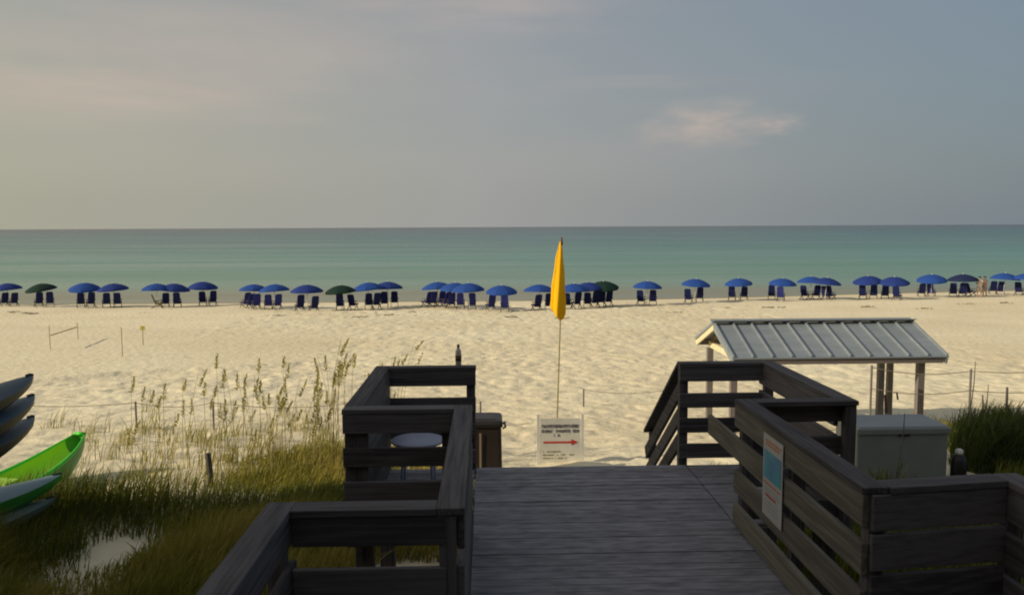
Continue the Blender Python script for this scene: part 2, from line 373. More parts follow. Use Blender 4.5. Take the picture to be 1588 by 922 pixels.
yf = 14.0
pb = at(864, 642, yf); pt = at(871, 369, yf); gzf = G(.8, yf)
fl = empty('beach_flag', (pb.x, yf, gzf), 0, 'furled yellow warning flag on a thin pole behind the arrow sign', 'flag')
dirp = (pt - pb); foot_ = pb + dirp * ((gzf - .3 - pb.z) / dirp.z)
o = MB().tube([foot_, (foot_ + pb) / 2, pb, (pb + pt) / 2 + Vector((.012, 0, 0)), pt], [.016, .015, .015, .012, .009], 8).build('pole', polem, fl, smooth=True); o.location -= fl.location
rings = []; zt_, zb_ = at(870, 374, yf).z, at(870, 489, yf).z
prof = [(0, .010), (.1, .036), (.22, .056), (.4, .078), (.6, .097), (.8, .110), (.92, .112), (.98, .09), (1.0, .05)]
for t, r in prof:
    z = zt_ + (zb_ - zt_) * t; cx = at(870 - 3.5 * t ** .8 * 1.0, 400, yf).x - .01 - r * .12
    ring = []
    for k in range(40):
        a = 2 * math.pi * k / 40; q = r * (1 + .2 * math.sin(a * 4 + t * 2.5) + .08 * math.sin(a * 9 + 4 * t)) + .006 * math.sin(t * 17 + a)
        ring.append((cx + q * math.cos(a), yf + q * .8 * math.sin(a), z + (.05 * math.sin(a) if t > .95 else 0) - .07 * math.cos(a) * (t > .9)))
    rings.append(ring)
o = MB().loft(rings).build('cloth', flagm, fl, smooth=True); o.location -= fl.location
o = MB().tube([pt + Vector((0, 0, -.12)), pt + Vector((0, 0, .02))], [.024, .012], 8).build('cap', brownm, fl, smooth=True); o.location -= fl.location

# ------------------------------------------------------------------ bin, bottle, side table
gx = G(-.1, 12)
bn = empty('trash_bin', (-.10, 12.0, gx), 0, 'brown trash bin with a dark lid, standing on the sand left of the stairs', 'bin')
zt = at(760, 648, 12).z - gx
def rrect(w, dpt, z, r=.05, n=4):
    out = []
    for sx_, sy_, a0 in ((1, 1, 0), (-1, 1, 90), (-1, -1, 180), (1, -1, 270)):
        for k in range(n + 1):
            a = R(a0 + 90 * k / n); out.append((sx_ * (w / 2 - r) + r * math.cos(a), sy_ * (dpt / 2 - r) + r * math.sin(a), z))
    return out
MB().loft([rrect(.64, .62, 0), rrect(.62, .60, .1), rrect(.60, .58, zt - .1), rrect(.60, .58, zt - .07)]).build('body', plastic_brown, bn, smooth=False)
MB().loft([rrect(.64, .62, zt - .068), rrect(.64, .62, zt - .02), rrect(.60, .58, zt + .02, .06), rrect(.40, .40, zt + .045, .06)]).build('lid', plastic_dark, bn)
MB().tube([(.32, -.15, zt - .12), (.36, -.15, zt - .10), (.36, .15, zt - .10), (.32, .15, zt - .12)], .016).build('handle', plastic_dark, bn, smooth=True)
MB().box((-.03, -.316, .10), (.0, -.309, zt - .15)).build('painted_sun_streak', tanwood, bn)  # tan strip stands in for sunlight along the bin's side

bt = empty('drink_bottle', (at(711, 567, 8.13).x, 8.13, ZR), 0, 'clear bottle with a dark label standing on the left railing corner', 'bottle')
def lathe(mb, prof, n=14, **k):
    return mb.loft([[(r * math.cos(2 * math.pi * i / n), r * math.sin(2 * math.pi * i / n), z) for i in range(n)] for r, z in prof], **k)
clearm = mat('clear_plastic', (.62, .52, .45), .15, spec=.5)
lathe(MB(), [(.026, 0), (.031, .006), (.031, .135), (.026, .155), (.013, .175), (.012, .20)]).build('body', clearm, bt, smooth=True)
lathe(MB(), [(.0325, .045), (.0325, .105)]).build('paper_label', brownm, bt, smooth=True)
lathe(MB(), [(.0145, .182), (.0145, .212), (.012, .216)]).build('cap', mat('grey_cap', (.2, .17, .13), .5), bt, smooth=True)

tb = at(648, 681, 7.1)
tz = tb.z - ZD
tab = empty('side_table', (tb.x, 7.1, ZD), 0, 'pale round-topped plastic side table inside the far left deck bay', 'table')
lathe(MB(), [(.20, tz - .03), (.235, tz - .02), (.24, tz - .004), (.23, tz + .004), (.0, tz + .001)], 24, caps=False).build('table_top', pale_plastic, tab, smooth=True)
for a in (40, 140, 220, 320):
    c, s_ = math.cos(R(a)), math.sin(R(a))
    MB().tube([(.2 * c, .2 * s_, 0), (.15 * c, .15 * s_, tz - .03)], .014).build('leg', pale_plastic, tab, smooth=True)

# ------------------------------------------------------------------ open shelter with a metal roof
YR, YF, YB = 17.2, 15.75, 18.65
xa, xb = at(1105, 503, YR).x, at(1415, 495, YR).x; zr = (at(1105, 503, YR).z + at(1415, 495, YR).z) / 2; ze = at(1300, 556, YF).z + .03
shl = empty('beach_shelter', ((xa + xb) / 2, YR, G(7, YR)), 0, 'open timber shelter with a grey ribbed metal gable roof on the sand', 'shelter')
def sh(mb, name, m, **k): o = mb.build(name, m, shl, **k); o.location -= shl.location; return o
for y0, nm in ((YF, 'front'), (YB, 'back')):
    vs = [(xa, YR, zr), (xb, YR, zr), (xb, y0, ze), (xa, y0, ze)]
    vs += [(v[0], v[1], v[2] - .025) for v in vs]
    f = [(0, 3, 2, 1), (4, 5, 6, 7), (0, 1, 5, 4), (1, 2, 6, 5), (2, 3, 7, 6), (3, 0, 4, 7)]
    if y0 > YR: f = [tuple(reversed(q)) for q in f]
    mb = MB().add(vs, f)
    sgn = 1 if y0 > YR else -1
    nr = 11
    for i in range(nr + 1):
        x = xa + .03 + (xb - xa - .06) * i / nr
        mb.beam((x, YR + sgn * .05, zr + .006), (x, y0 - sgn * .005, ze + .024), .03, .045)
    sh(mb, 'roof_sheet', roofm)
sh(MB().beam((xa - .02, YR - .07, zr + .035), (xb + .02, YR - .07, zr + .035), .16, .012, up=(0, .33, 1)).beam((xa - .02, YR + .07, zr + .035), (xb + .02, YR + .07, zr + .035), .16, .012, up=(0, -.33, 1)), 'ridge_cap', roofm)
fas = noisy('fascia_timber', (.13, .11, .10), (.2, .17, .15), (.7, 12, 12), 3., .8, .2)
for y0, s_ in ((YF + .05, 1), (YB - .05, -1)):
    sh(MB().beam((xa + .06, y0, ze - .075), (xb - .10, y0, ze - .075), .04, .13), 'fascia_board', fas)
for x in (xa + .035, xb - .035):
    for y0 in (YF, YB):
        s_ = 1 if y0 > YR else -1
        sh(MB().beam((x, YR + s_ * .01, zr - .10), (x, y0 - s_ * .02, ze - .10), .035, .11), 'barge_board', cream if s_ > 0 else roofm)  # back boards coloured as sunlit, front ones left grey
for x in (xa + .30, xb - .35):
    sh(MB().box((x - .04, YF + .25, ze - .16), (x + .04, YB - .25, ze - .03)), 'tie_beam', cream)
    sh(MB().box((x - .035, YR - .09, ze - .028), (x + .035, YR + .09, zr - .06)), 'king_post', cream)
mb = MB()
for i in range(7):
    x = xa + .35 + (xb - xa - .75) * i / 6
    for y0 in (YF, YB):
        mb.beam((x, YR, zr - .07), (x, y0 + (.1 if y0 < YR else -.1), ze - .055), .035, .08)
sh(mb, 'rafter', tanwood)
for px, y in ((1137, 16.1), (1426, 16.0), (1100, 18.3), (1365, 18.3), (1379, 17.2)):
    c = at(px, 600, y); w = .065 if px != 1379 else .055
    sh(MB().box((c.x - w, y - w, G(c.x, y) - .3), (c.x + w, y + w, ze - .165 if px != 1379 else ze)), 'post', grey_post)
# foot-shower fitting fixed to the thin middle post
c = at(1379, 600, 17.2)
sh(MB().tube([(c.x + .07, 17.13, 3.35), (c.x + .12, 17.1, 3.36), (c.x + .14, 17.08, 3.2)], .02).tube([(c.x - .09, 17.13, 2.9), (c.x - .13, 17.1, 3.3)], .03), 'shower_fitting', plastic_dark)

# ------------------------------------------------------------------ pale deck box and the black canister beside it
yb0 = 11.2; a = at(1330, 661, yb0); b = at(1476, 661, yb0); gb = G(6, 11.6)
bx = empty('storage_box', ((a.x + b.x) / 2, 11.6, gb), 0, 'pale grey lidded storage box between the right railing and the shrub', 'storage box')
hw = (b.x - a.x) / 2; hz = a.z - gb - .03
MB().loft([rrect(hw * 2 - .05, .72, -.1, .03), rrect(hw * 2 - .03, .74, hz - .09, .03)]).build('body', gelm, bx)
MB().loft([rrect(hw * 2, .80, hz - .088, .03), rrect(hw * 2, .80, hz - .02, .03), rrect(hw * 2 - .06, .74, hz + .015, .03)]).build('lid', gelm, bx)
MB().box((-.08, -.402, hz - .12), (.08, -.385, hz - .095)).build('latch', plastic_dark, bx)
cc = at(1487, 712, 11.3); gg = G(cc.x, 11.3)
cn = empty('water_canister', (cc.x, 11.3, gg), 0, 'small black canister with a white top beside the pale storage box', 'canister')
hc = cc.z + .08 - gg
lathe(MB(), [(.10, 0), (.11, .02), (.11, hc - .1), (.08, hc - .02), (.05, hc)], 16).build('body', blk, cn, smooth=True)
lathe(MB(), [(.05, hc), (.055, hc + .02), (.055, hc + .06), (.03, hc + .08)], 14).build('cap', white_paint, cn, smooth=True)

# ------------------------------------------------------------------ kayaks
def kayak(label, bow, length, width, height, m_hull, m_deck, blunt=0., pitch=0., cockpit=True, dark=None, tilt=0, yaw=0):
    """bow tip at the origin, hull runs back along -Y"""
    k = empty('kayak', bow, 0, label, 'kayak', 'kayaks lying by the left edge'); k.rotation_euler = (pitch, tilt, R(yaw))
    n = 26; hull = []; L0 = length
    for i in range(n + 1):
        t = i / n; s = 4 * t * (1 - t)
        e = (math.sin(math.pi * t)) ** (.62 if not blunt else .45)
        e = max(e, .02 if not blunt else .20)
        w = width / 2 * e; rock = (abs(2 * t - 1)) ** 3 * height * (.55 if not blunt else .55)
        dp = height * (.55 + .45 * e) if not blunt else height
        zt_ = rock * .9 - height * .495; zb = zt_ - dp * (.35 + .65 * e)
        ring = []
        for j in range(13):
            a = math.pi * j / 12
            cx = -math.cos(a); cz = -abs(math.sin(a)) ** .75
            ring.append((w * cx, -t * L0, zt_ + (zb - zt_) * -cz))
        hull.append(ring)
    if cockpit == 'open':
        inner = []
        for ring in hull:
            cxs = [(p[0] * .86, p[1], ring[0][2] + (p[2] - ring[0][2]) * .62 ) for p in ring]; inner.append(cxs)
        MB().loft(hull, caps=True, closed=False).build('hull', m_hull, k, smooth=True)
        mbi = MB().loft([r for r in inner[1:-1]], caps=False, closed=False)
        mbi.build('well', m_deck, k, smooth=True)
        rim = MB()
        for side in (0, 12): rim.tube([(h[side][0] * .94, h[side][1], h[side][2]) for h in hull], [max(.012, abs(h[side][0]) * .09) for h in hull], 8)
        for e_ in (0, -1):
            h = hull[e_]; rim.tube([(h[0][0], h[0][1], h[0][2]), (h[12][0], h[12][1], h[12][2])], .03, 8)
        rim.build('rim', dark or m_hull, k, smooth=True)
        for t in (.42, .7):
            y = -t * L0; MB().box((-width * .3, y - .05, -height * .5), (width * .3, y + .25, -height * .36)).build('seat', m_deck, k, bevel=.03)
    else:
        MB().loft([r for r in hull], caps=True, closed=False).build('hull', m_hull, k, smooth=True)
        dk = []
        for i, h in enumerate(hull):
            w = abs(h[0][0]); t = i / n; ring = []
            for j in range(9):
                x = w * (1 - j / 4); c = (1 - (x / max(w, 1e-4)) ** 2)
                ring.append((x, h[0][1], h[0][2] + c * w * .28 - (.10 * c if .36 < t < .62 else 0)))
            dk.append(ring)
        MB().loft(dk, caps=False, closed=False).build('top_deck', m_deck, k, smooth=True)
        MB().tube([(0, -.10, dk[2][4][2] + .02), (0, -.04, .015 + dk[1][4][2]), (0, .0, dk[0][4][2])], .012).build('handle', blk, k)
        ry = -.5 * L0
        MB().tube([(.2 * math.cos(a_ * math.pi / 8), ry + .42 * math.sin(a_ * math.pi / 8), dk[13][4][2] + .05) for a_ in range(17)], .018, 6).build('coaming', blk, k, smooth=True)
    return k
def km(name, c, r=.4): return noisy(name, c, tuple(min(1, v * 1.25) for v in c), (1, 1, 1), 2.5, r, .03, .002)
kt = km('dark_teal_plastic', (.014, .045, .065)); kb = km('slate_plastic', (.05, .095, .125)); kg = km('grey_plastic', (.085, .12, .135))
kgt = km('grey_teal_plastic', (.14, .22, .24)); kp = km('pale_green_plastic', (.12, .16, .14)); kdark = km('charcoal_plastic', (.02, .027, .032))
kgr = km('bright_green_plastic', (.06, .55, .03)); kgr2 = km('green_yellow_plastic', (.34, .62, .03)); kgr3 = km('mid_green_plastic', (.05, .28, .04))
kayak('dark teal kayak, topmost of the three stacked at the left edge', at(51, 581, 9.0), 3.4, .78, .27, kdark, kt, yaw=-12)
kayak('slate blue kayak in the middle of the stack of three at the left edge', at(53, 612, 9.05), 3.4, .78, .27, kdark, kb, yaw=-10)
kayak('grey kayak, lowest of the stack of three at the left edge', at(53, 645, 9.1), 3.4, .78, .27, kdark, kg, yaw=-12)
kayak('bright lime green open-topped kayak with its bow raised, lit by the sun', at(124, 672, 12.7), 4.0, .86, .58, kgr3, kgr2, blunt=1, cockpit='open', dark=kgr, pitch=R(2), yaw=-14)
kayak('grey teal kayak lying below the lime green kayak', at(96, 734, 10.0), 3.4, .84, .36, kgr3, kgt, yaw=-55)
kayak('pale grey-green kayak lowest of all, half sunk in the dune grass', at(85, 770, 9.9), 3.4, .70, .28, kp, kp, yaw=-44)
rk = empty('kayak_rack', (-5.3, 8, G(-5.3, 8)), 0, 'low timber rack carrying the stacked kayaks at the left edge', 'rack')
for y in (5.2, 7.3):
    for x in (-5.62, -4.62):
        o = MB().box((x - .045, y - .045, 3.0), (x + .045, y + .045, 5.5)).build('post', wood['z'], rk); o.location -= rk.location
    for z in (4.42, 4.70, 4.95):
        o = MB().box((-5.58, y - .03, z - .03), (-4.66, y + .03, z + .03)).build('crossbar', wood['x'], rk); o.location -= rk.location

# ------------------------------------------------------------------ parasols and chairs
def make_parasol(cloth):
    root = empty('beach_umbrella')
    n = 8; rings = []; Rr = 1.22
    prof = [(0.02, 0), (.25, .045), (.5, .13), (.75, .27), (.92, .40), (1.0, .50)]
    mb = MB()
    for t, dz in prof:
        ring = []
        for k in range(n * 3):
            a = 2 * math.pi * k / (n * 3); q = Rr * t * (1 - .05 * (1 - abs(((k % 3) / 1.5) - 1)) * t)
            ring.append((q * math.cos(a), q * math.sin(a), 1.98 - dz))
        rings.append(ring)
    low = [(x * .995, y * .995, z - .09) for x, y, z in rings[-1]]
    mb.loft(rings + [low], caps=False); mb.build('canopy', cloth, root, smooth=False)
    ob = bpy.data.objects[-1]
    MB().tube([(0, 0, -.3), (0, 0, 2.04)], .022, 8).build('pole', white_paint, root, smooth=True)
    lathe(MB(), [(.04, 1.985), (.03, 2.03), (.01, 2.06)], 8).build('finial', white_paint, root)
    return root
protos = {}
def make_chair(cloth, frame):
    r = empty('beach_chair')        # faces +Y (the sea): the tall back leans towards the viewer
    MB().loft([[( -.24, -.06, .30), (.24, -.06, .30), (.24, -.02, .30), (-.24, -.02, .30)],
               [(-.27, -.22, .70), (.27, -.22, .70), (.27, -.18, .70), (-.27, -.18, .70)],
               [(-.26, -.34, 1.02), (.26, -.34, 1.02), (.26, -.30, 1.02), (-.26, -.30, 1.02)],
               [(-.18, -.375, 1.10), (.18, -.375, 1.10), (.18, -.345, 1.10), (-.18, -.345, 1.10)]]).build('backrest', cloth, r)
    MB().loft([[(-.25, -.05, .29), (.25, -.05, .29), (.25, -.05, .33), (-.25, -.05, .33)], [(-.25, .5, .36), (.25, .5, .36), (.25, .5, .40), (-.25, .5, .40)]]).build('seat', cloth, r)
    mb = MB()
    for x in (-.285, .285):
        mb.beam((x, .5, -.02), (x, -.05, .56), .035, .05).beam((x, -.4, -.02), (x, .55, .40), .035, .05).beam((x, -.25, .58), (x, .38, .58), .07, .03)
    mb.box((-.285, .36, .36), (.285, .40, .39)).box((-.285, -.1, .26), (.285, -.07, .30))
    mb.build('frame', frame, r)
    return r
cp = make_chair(ch_blue, ch_frame); cpt = make_chair(ch_tan, ch_tan); cpb = make_chair(blue_cloth('lit_blue_sling', (.028, .035, .19)), ch_frame); first_b = True
ORD = ['', 'second', 'third', 'fourth', 'fifth', 'sixth', 'seventh', 'eighth', 'ninth', 'tenth', 'eleventh', 'twelfth', 'thirteenth', 'fourteenth', 'fifteenth', 'sixteenth', 'seventeenth', 'eighteenth', 'nineteenth', 'twentieth']
def ordl(i, n):
    """place in the row, counted from the nearer end"""
    if i < n - 1 - i: return ('leftmost' if i == 0 else ORD[i] + ' from the left')
    k = n - 1 - i; return ('rightmost' if k == 0 else ORD[k] + ' from the right')
UM = [(15, 't', 476), (70, 'g', 477), (134, 'b', 478), (179, 'd', 478), (244, 'b', 479), (270, 'd', 478), (315, 'd', 475), (394, 'b', 480), (428, 'b', 481), (477, 'd', 484),
      (531, 'g', 483), (574, 'b', 480), (602, 'd', 478), (680, 'b', 478), (706, 'b', 480), (728, 'b', 483), (778, 'b', 485), (836, 'b', 484), (891, 'b', 481), (913, 'd', 478), (936, 'g', 477),
      (1003, 'b', 475), (1077, 'b', 471), (1146, 'b', 468), (1212, 'b', 468), (1257, 'b', 466), (1279, 'd', 468), (1347, 'd', 466), (1386, 'd', 467), (1444, 'b', 463), (1493, 'n', 463), (1556, 'b', 460), (1591, 'b', 461)]
cm = dict(b=um_blue, t=um_blue2, d=um_blue2, g=um_green, n=um_navy)
cn_ = dict(b='royal blue', t='deep blue', d='deep blue', g='dark green', n='navy')
for i, (px, c, pb_) in enumerate(UM):
    if c not in protos:
        root = make_parasol(cm[c]); protos[c] = root
    else: root = copy_tree(protos[c])
    p = ground_hit(px, pb_ - 1.5)
    y = p.y + .9; x = (px - 755) / FPX * y + (p.x - (px - 755) / FPX * p.y)
    root.location = (x, y, G(x, y)); root.rotation_euler = (R(random.uniform(-5, 6)), R(random.uniform(-9, 5)), random.uniform(0, 3))
    root.scale = [random.uniform(.96, 1.03)] * 3
    tag(root, f'{cn_[c]} parasol on the shoreline, ' + ordl(i, len(UM)) + ' in the long row', 'umbrella', 'parasols in a row along the shoreline')
CH = [(3, 475), (18, 475), (57, 476), (74, 476), (122, 477), (138, 477), (162, 477), (179, 477), (254, 477), (272, 477), (312, 474), (328, 474), (380, 477), (388, 479), (396, 480), (414, 480), (429, 480),
      (464, 483), (486, 484), (526, 481), (545, 480), (571, 479), (583, 479), (595, 477), (611, 475), (663, 476), (671, 476), (684, 476), (692, 477), (700, 478), (714, 479), (732, 480), (762, 482), (783, 484),
      (834, 482), (852, 481), (881, 479), (896, 478), (912, 477), (924, 476), (934, 475), (945, 474), (995, 473), (1014, 473), (1069, 470), (1087, 468), (1137, 466), (1156, 465), (1199, 464), (1213, 467),
      (1250, 464), (1269, 464), (1283, 465), (1290, 465), (1341, 464), (1358, 464), (1376, 464), (1394, 466), (1433, 460), (1447, 460), (1482, 461), (1497, 461), (1507, 459), (1544, 456), (1556, 457), (1584, 458)]
ctag = 'beach chairs in a row under the parasols'
nc = len(CH)
ords2 = lambda i: ordl(i, nc)
BIG = {20: 'twenty-first', 21: 'twenty-second', 22: 'twenty-third', 23: 'twenty-fourth', 24: 'twenty-fifth', 25: 'twenty-sixth', 26: 'twenty-seventh', 27: 'twenty-eighth', 28: 'twenty-ninth', 29: 'thirtieth', 30: 'thirty-first', 31: 'thirty-second', 32: 'thirty-third'}
ORD += [BIG[k] for k in range(20, 33)]
for i, (px, pyb) in enumerate(CH):
    lit = 370 < px < 432 or 655 < px < 790 or px in (1213, 1447)  # chairs catching the sun get a brighter cloth colour
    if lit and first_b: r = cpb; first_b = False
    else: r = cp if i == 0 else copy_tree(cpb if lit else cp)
    p = ground_hit(px, pyb)
    r.location = (p.x, p.y + .4, G(p.x, p.y + .4)); face = -(px - 755) / 1400
    r.rotation_euler = (0, 0, face + random.uniform(-.35, .35) + (.5 if 379 < px < 400 or 660 < px < 702 else 0) - (.5 if 1280 < px < 1292 or px == 1507 else 0))
    r.scale = (1.0, 1.05, random.uniform(1.08, 1.18))
    near = min(range(len(UM)), key=lambda j: abs(UM[j][0] - px))
    tag(r, f'{"sunlit-toned blue" if lit else "dark navy"} beach chair facing the sea, {ords2(i)} in the chair row', 'beach chair', ctag)
p = ground_hit(240, 478)
cpt.location = (p.x, p.y + .4, G(p.x, p.y)); cpt.rotation_euler = (0, 0, -1.3)
tag(cpt, 'tan wooden beach chair turned sideways at the left end of a pair', 'beach chair')

# ------------------------------------------------------------------ attendant beside the parasols
def person(x, y, rz, label, shirt, shorts, bend):
    z0 = G(x, y); r = empty('person', (x, y, z0), rz, label, 'person')
    me = bpy.data.meshes.new('body')
    P = [(0, 0, .95), (0, -.02, 1.15), (0, -.05 * bend, 1.38), (0, -.07 * bend, 1.5), (0, -.10 * bend, 1.58), (0, -.11 * bend, 1.70),
         (-.10, 0, .90), (-.12, .03, .50), (-.13, -.03, .09), (-.13, .10, .04), (.10, 0, .90), (.13, -.03, .50), (.15, -.12, .09), (.15, .02, .04),
         (-.19, -.06 * bend, 1.42), (-.26, .05, 1.17), (-.22, .28, 1.20), (-.21, .36, 1.22), (.19, -.06 * bend, 1.42), (.28, .02, 1.17), (.24, .26, 1.22), (.23, .34, 1.25)]
    E = [(0, 1), (1, 2), (2, 3), (3, 4), (4, 5), (0, 6), (6, 7), (7, 8), (8, 9), (0, 10), (10, 11), (11, 12), (12, 13), (2, 14), (14, 15), (15, 16), (16, 17), (2, 18), (18, 19), (19, 20), (20, 21)]
    rad = [.15, .14, .15, .06, .085, .095, .10, .065, .045, .045, .10, .065, .045, .045, .065, .045, .035, .035, .065, .045, .035, .035]
    me.from_pydata(P, E, []); me.materials.append(mat('skin', (.42, .24, .16), .6)); b = bpy.data.objects.new('body', me); COL.objects.link(b); b.parent = r
    sk = b.modifiers.new('skin', 'SKIN'); sk.use_smooth_shade = True
    for v, rr in zip(me.skin_vertices[0].data, rad): v.radius = (rr, rr)
    me.skin_vertices[0].data[0].use_root = True
    b.modifiers.new('sub', 'SUBSURF').levels = 1
    def ringz(z, w, d_, yo): return [(w * math.cos(2 * math.pi * i / 14), yo + d_ * math.sin(2 * math.pi * i / 14), z) for i in range(14)]
    MB().loft([ringz(.93, .185, .165, 0), ringz(1.15, .175, .16, -.02), ringz(1.36, .21, .16, -.05 * bend), ringz(1.46, .15, .12, -.06 * bend), ringz(1.50, .075, .075, -.07 * bend)]).build('shirt', shirt, r, smooth=True)
    mb = MB()
    for s_ in (-1, 1): mb.tube([(s_ * .17, -.06 * bend, 1.43), (s_ * .235, -.01, 1.27)], [.09, .07], 8)
    mb.build('sleeves', shirt, r, smooth=True)
    mb = MB().loft([ringz(.80, .19, .16, 0), ringz(.97, .18, .165, 0)])
    for s_ in (-1, 1): mb.tube([(s_ * .10, 0, .88), (s_ * .115, .02 * s_ * -1, .55)], [.12, .105], 10)
    mb.build('shorts', shorts, r, smooth=True)
    lathe(MB(), [(.101, 1.68), (.108, 1.72), (.10, 1.77), (.05, 1.81), (.0, 1.815)], 14).build('hair', mat('dark_hair', (.03, .02, .015), .8), r, smooth=True).location.y = -.11 * bend
    return r
p = ground_hit(1524, 461); person(p.x, p.y + .5, R(160), 'person in a pale shirt standing among the parasols at the right', mat('pale_shirt', (.75, .68, .58), .8), mat('pale_shorts', (.62, .52, .42), .8), 1)
p = ground_hit(1536, 461); person(p.x, p.y + .9, R(20), 'person in a reddish shirt just right of the pale-shirted person', mat('red_shirt', (.42, .22, .17), .8), mat('grey_shorts', (.3, .27, .25), .8), 0)

# ------------------------------------------------------------------ posts, ropes, court, marker
def stake(px, py0, py1, Yd, w, m, label, name='wooden_stake', group=None, cat='stake'):
    a = at(px, py1, Yd); g = G(a.x, Yd); h = at(px, py0, Yd).z
    o = MB().tube([(a.x, Yd, g - .3), (a.x + .01, Yd, (g + h) / 2), (a.x + random.uniform(-.02, .02), Yd, h)], [w, w * .95, w * .8], 8).build(name, m, smooth=False, origin=(a.x, Yd, g)); tag(o, label, cat, group); return Vector((a.x, Yd, h))
def rope_fence(pxs, py_tops, Yd, frac, label, w=.022):
    tops = [at(px, py, Yd) for px, py in zip(pxs, py_tops)]
    r = empty('rope_fence', (tops[0].x, Yd, G(tops[0].x, Yd)), 0, label, 'rope fence')
    for t in tops:
        g = G(t.x, t.y); o = MB().tube([(t.x, t.y, g - .3), (t.x, t.y, t.z)], w, 7).build('post', grey_post, r); o.location -= r.location
    for fr in frac:
        pts = []
        for a, b in zip(tops[:-1], tops[1:]):
            for i in range(9):
                u = i / 8; q = a.lerp(b, u); g = G(q.x, q.y); q.z = g + (q.z - g) * fr - .10 * math.sin(math.pi * u); pts.append(q)
        o = MB().tube(pts, .008, 5).build('rope', noisy('rope_fibre', (.22, .18, .12), (.3, .25, .17)) if 'rope_fibre' not in bpy.data.materials else bpy.data.materials['rope_fibre'], r); o.location -= r.location
    return r
rope_fence((-40, 210, 330, 538, 745), (620, 622, 622, 624, 622), 18.0, (.95,), 'thin sagging rope fence crossing the sand behind the sea oats on the left')
rope_fence((905, 1045), (603, 602), 20.5, (.95,), 'short thin rope fence on the sand between the flag and the right railing')
rope_fence((1352, 1506, 1680), (566, 572, 560), 15.6, (.97, .68), 'two-strand rope fence on the sand right of the shelter')
stake(1525, 612, 600, 14.6, .02, grey_post, 'thin leaning wooden stake just right of the rope fence post')
stake(1560, 600, 640, 14.2, .026, grey_post, 'wooden stake standing in the shrub at the right edge')
stake(326, 702, 760, 11.6, .045, wood['z'], 'short weathered post rising out of the dune grass at left')
stake(318, 742, 790, 11.1, .03, cream, 'short pale stake in front of the weathered post in the grass')
# volleyball court on the left
c_ = [ground_hit(78, 541), ground_hit(190, 552), ground_hit(121, 526)]
ng = empty('court_net', c_[0], 0, 'faint volleyball net with orange tape between thin poles on the sand', 'net')
for k, (g_, pyt) in enumerate(zip(c_, (505, 507, 500))):
    t = at(g_.x / g_.y * 0 + (78, 190, 121)[k], pyt, g_.y)
    o = MB().tube([(g_.x, g_.y, g_.z - .3), (g_.x, g_.y, t.z)], .02, 7).build('post', noisy('orange_brown_pole', (.42, .29, .18), (.5, .36, .24)) if k == 0 else bpy.data.materials['orange_brown_pole'], ng); o.location -= ng.location
A, B = c_[0], c_[2]
o = MB().beam((A.x + .04, A.y, A.z + .62), (B.x - .04, B.y, B.z + .62), .012, .06).build('tape', mat('orange_tape', (.60, .40, .22), .7), ng); o.location -= ng.location
g_ = ground_hit(222, 535)
mk = empty('marker_flag', g_, 0, 'small yellow marker on a thin pole beside the volleyball court', 'marker')
hz_ = at(222, 505, g_.y).z - g_.z
MB().tube([(0, 0, -.2), (0, 0, hz_)], .02, 6).build('pole', polem, mk)
MB().box((-.10, -.01, hz_ - .2), (.12, .01, hz_)).build('pennant', mat('yellow_vinyl', (.5, .43, .09), .6), mk)

# washed-up seaweed in front of the parasols
mb = MB()
for px, py in ((38, 486), (52, 487), (20, 484), (640, 484), (793, 492), (600, 489), (1045, 485), (1127, 478), (1190, 477), (1207, 477), (1345, 476), (1432, 479), (1502, 472), (1558, 470), (430, 490), (230, 486), (560, 492), (870, 494)):
    p = ground_hit(px, py)
    for k in range(14):
        a = random.uniform(0, 6.28); q = Vector((p.x + random.gauss(0, .28), p.y + random.gauss(0, .22), 0)); q.z = G(q.x, q.y) + .02
        mb.tube([q, q + Vector((math.cos(a) * .12, math.sin(a) * .12, .05)), q + Vector((math.cos(a) * .25, math.sin(a) * .25, .0))], .018, 4)
tag(mb.build('seaweed', noisy('dry_seaweed', (.10, .07, .03), (.17, .12, .05))), kind='stuff')

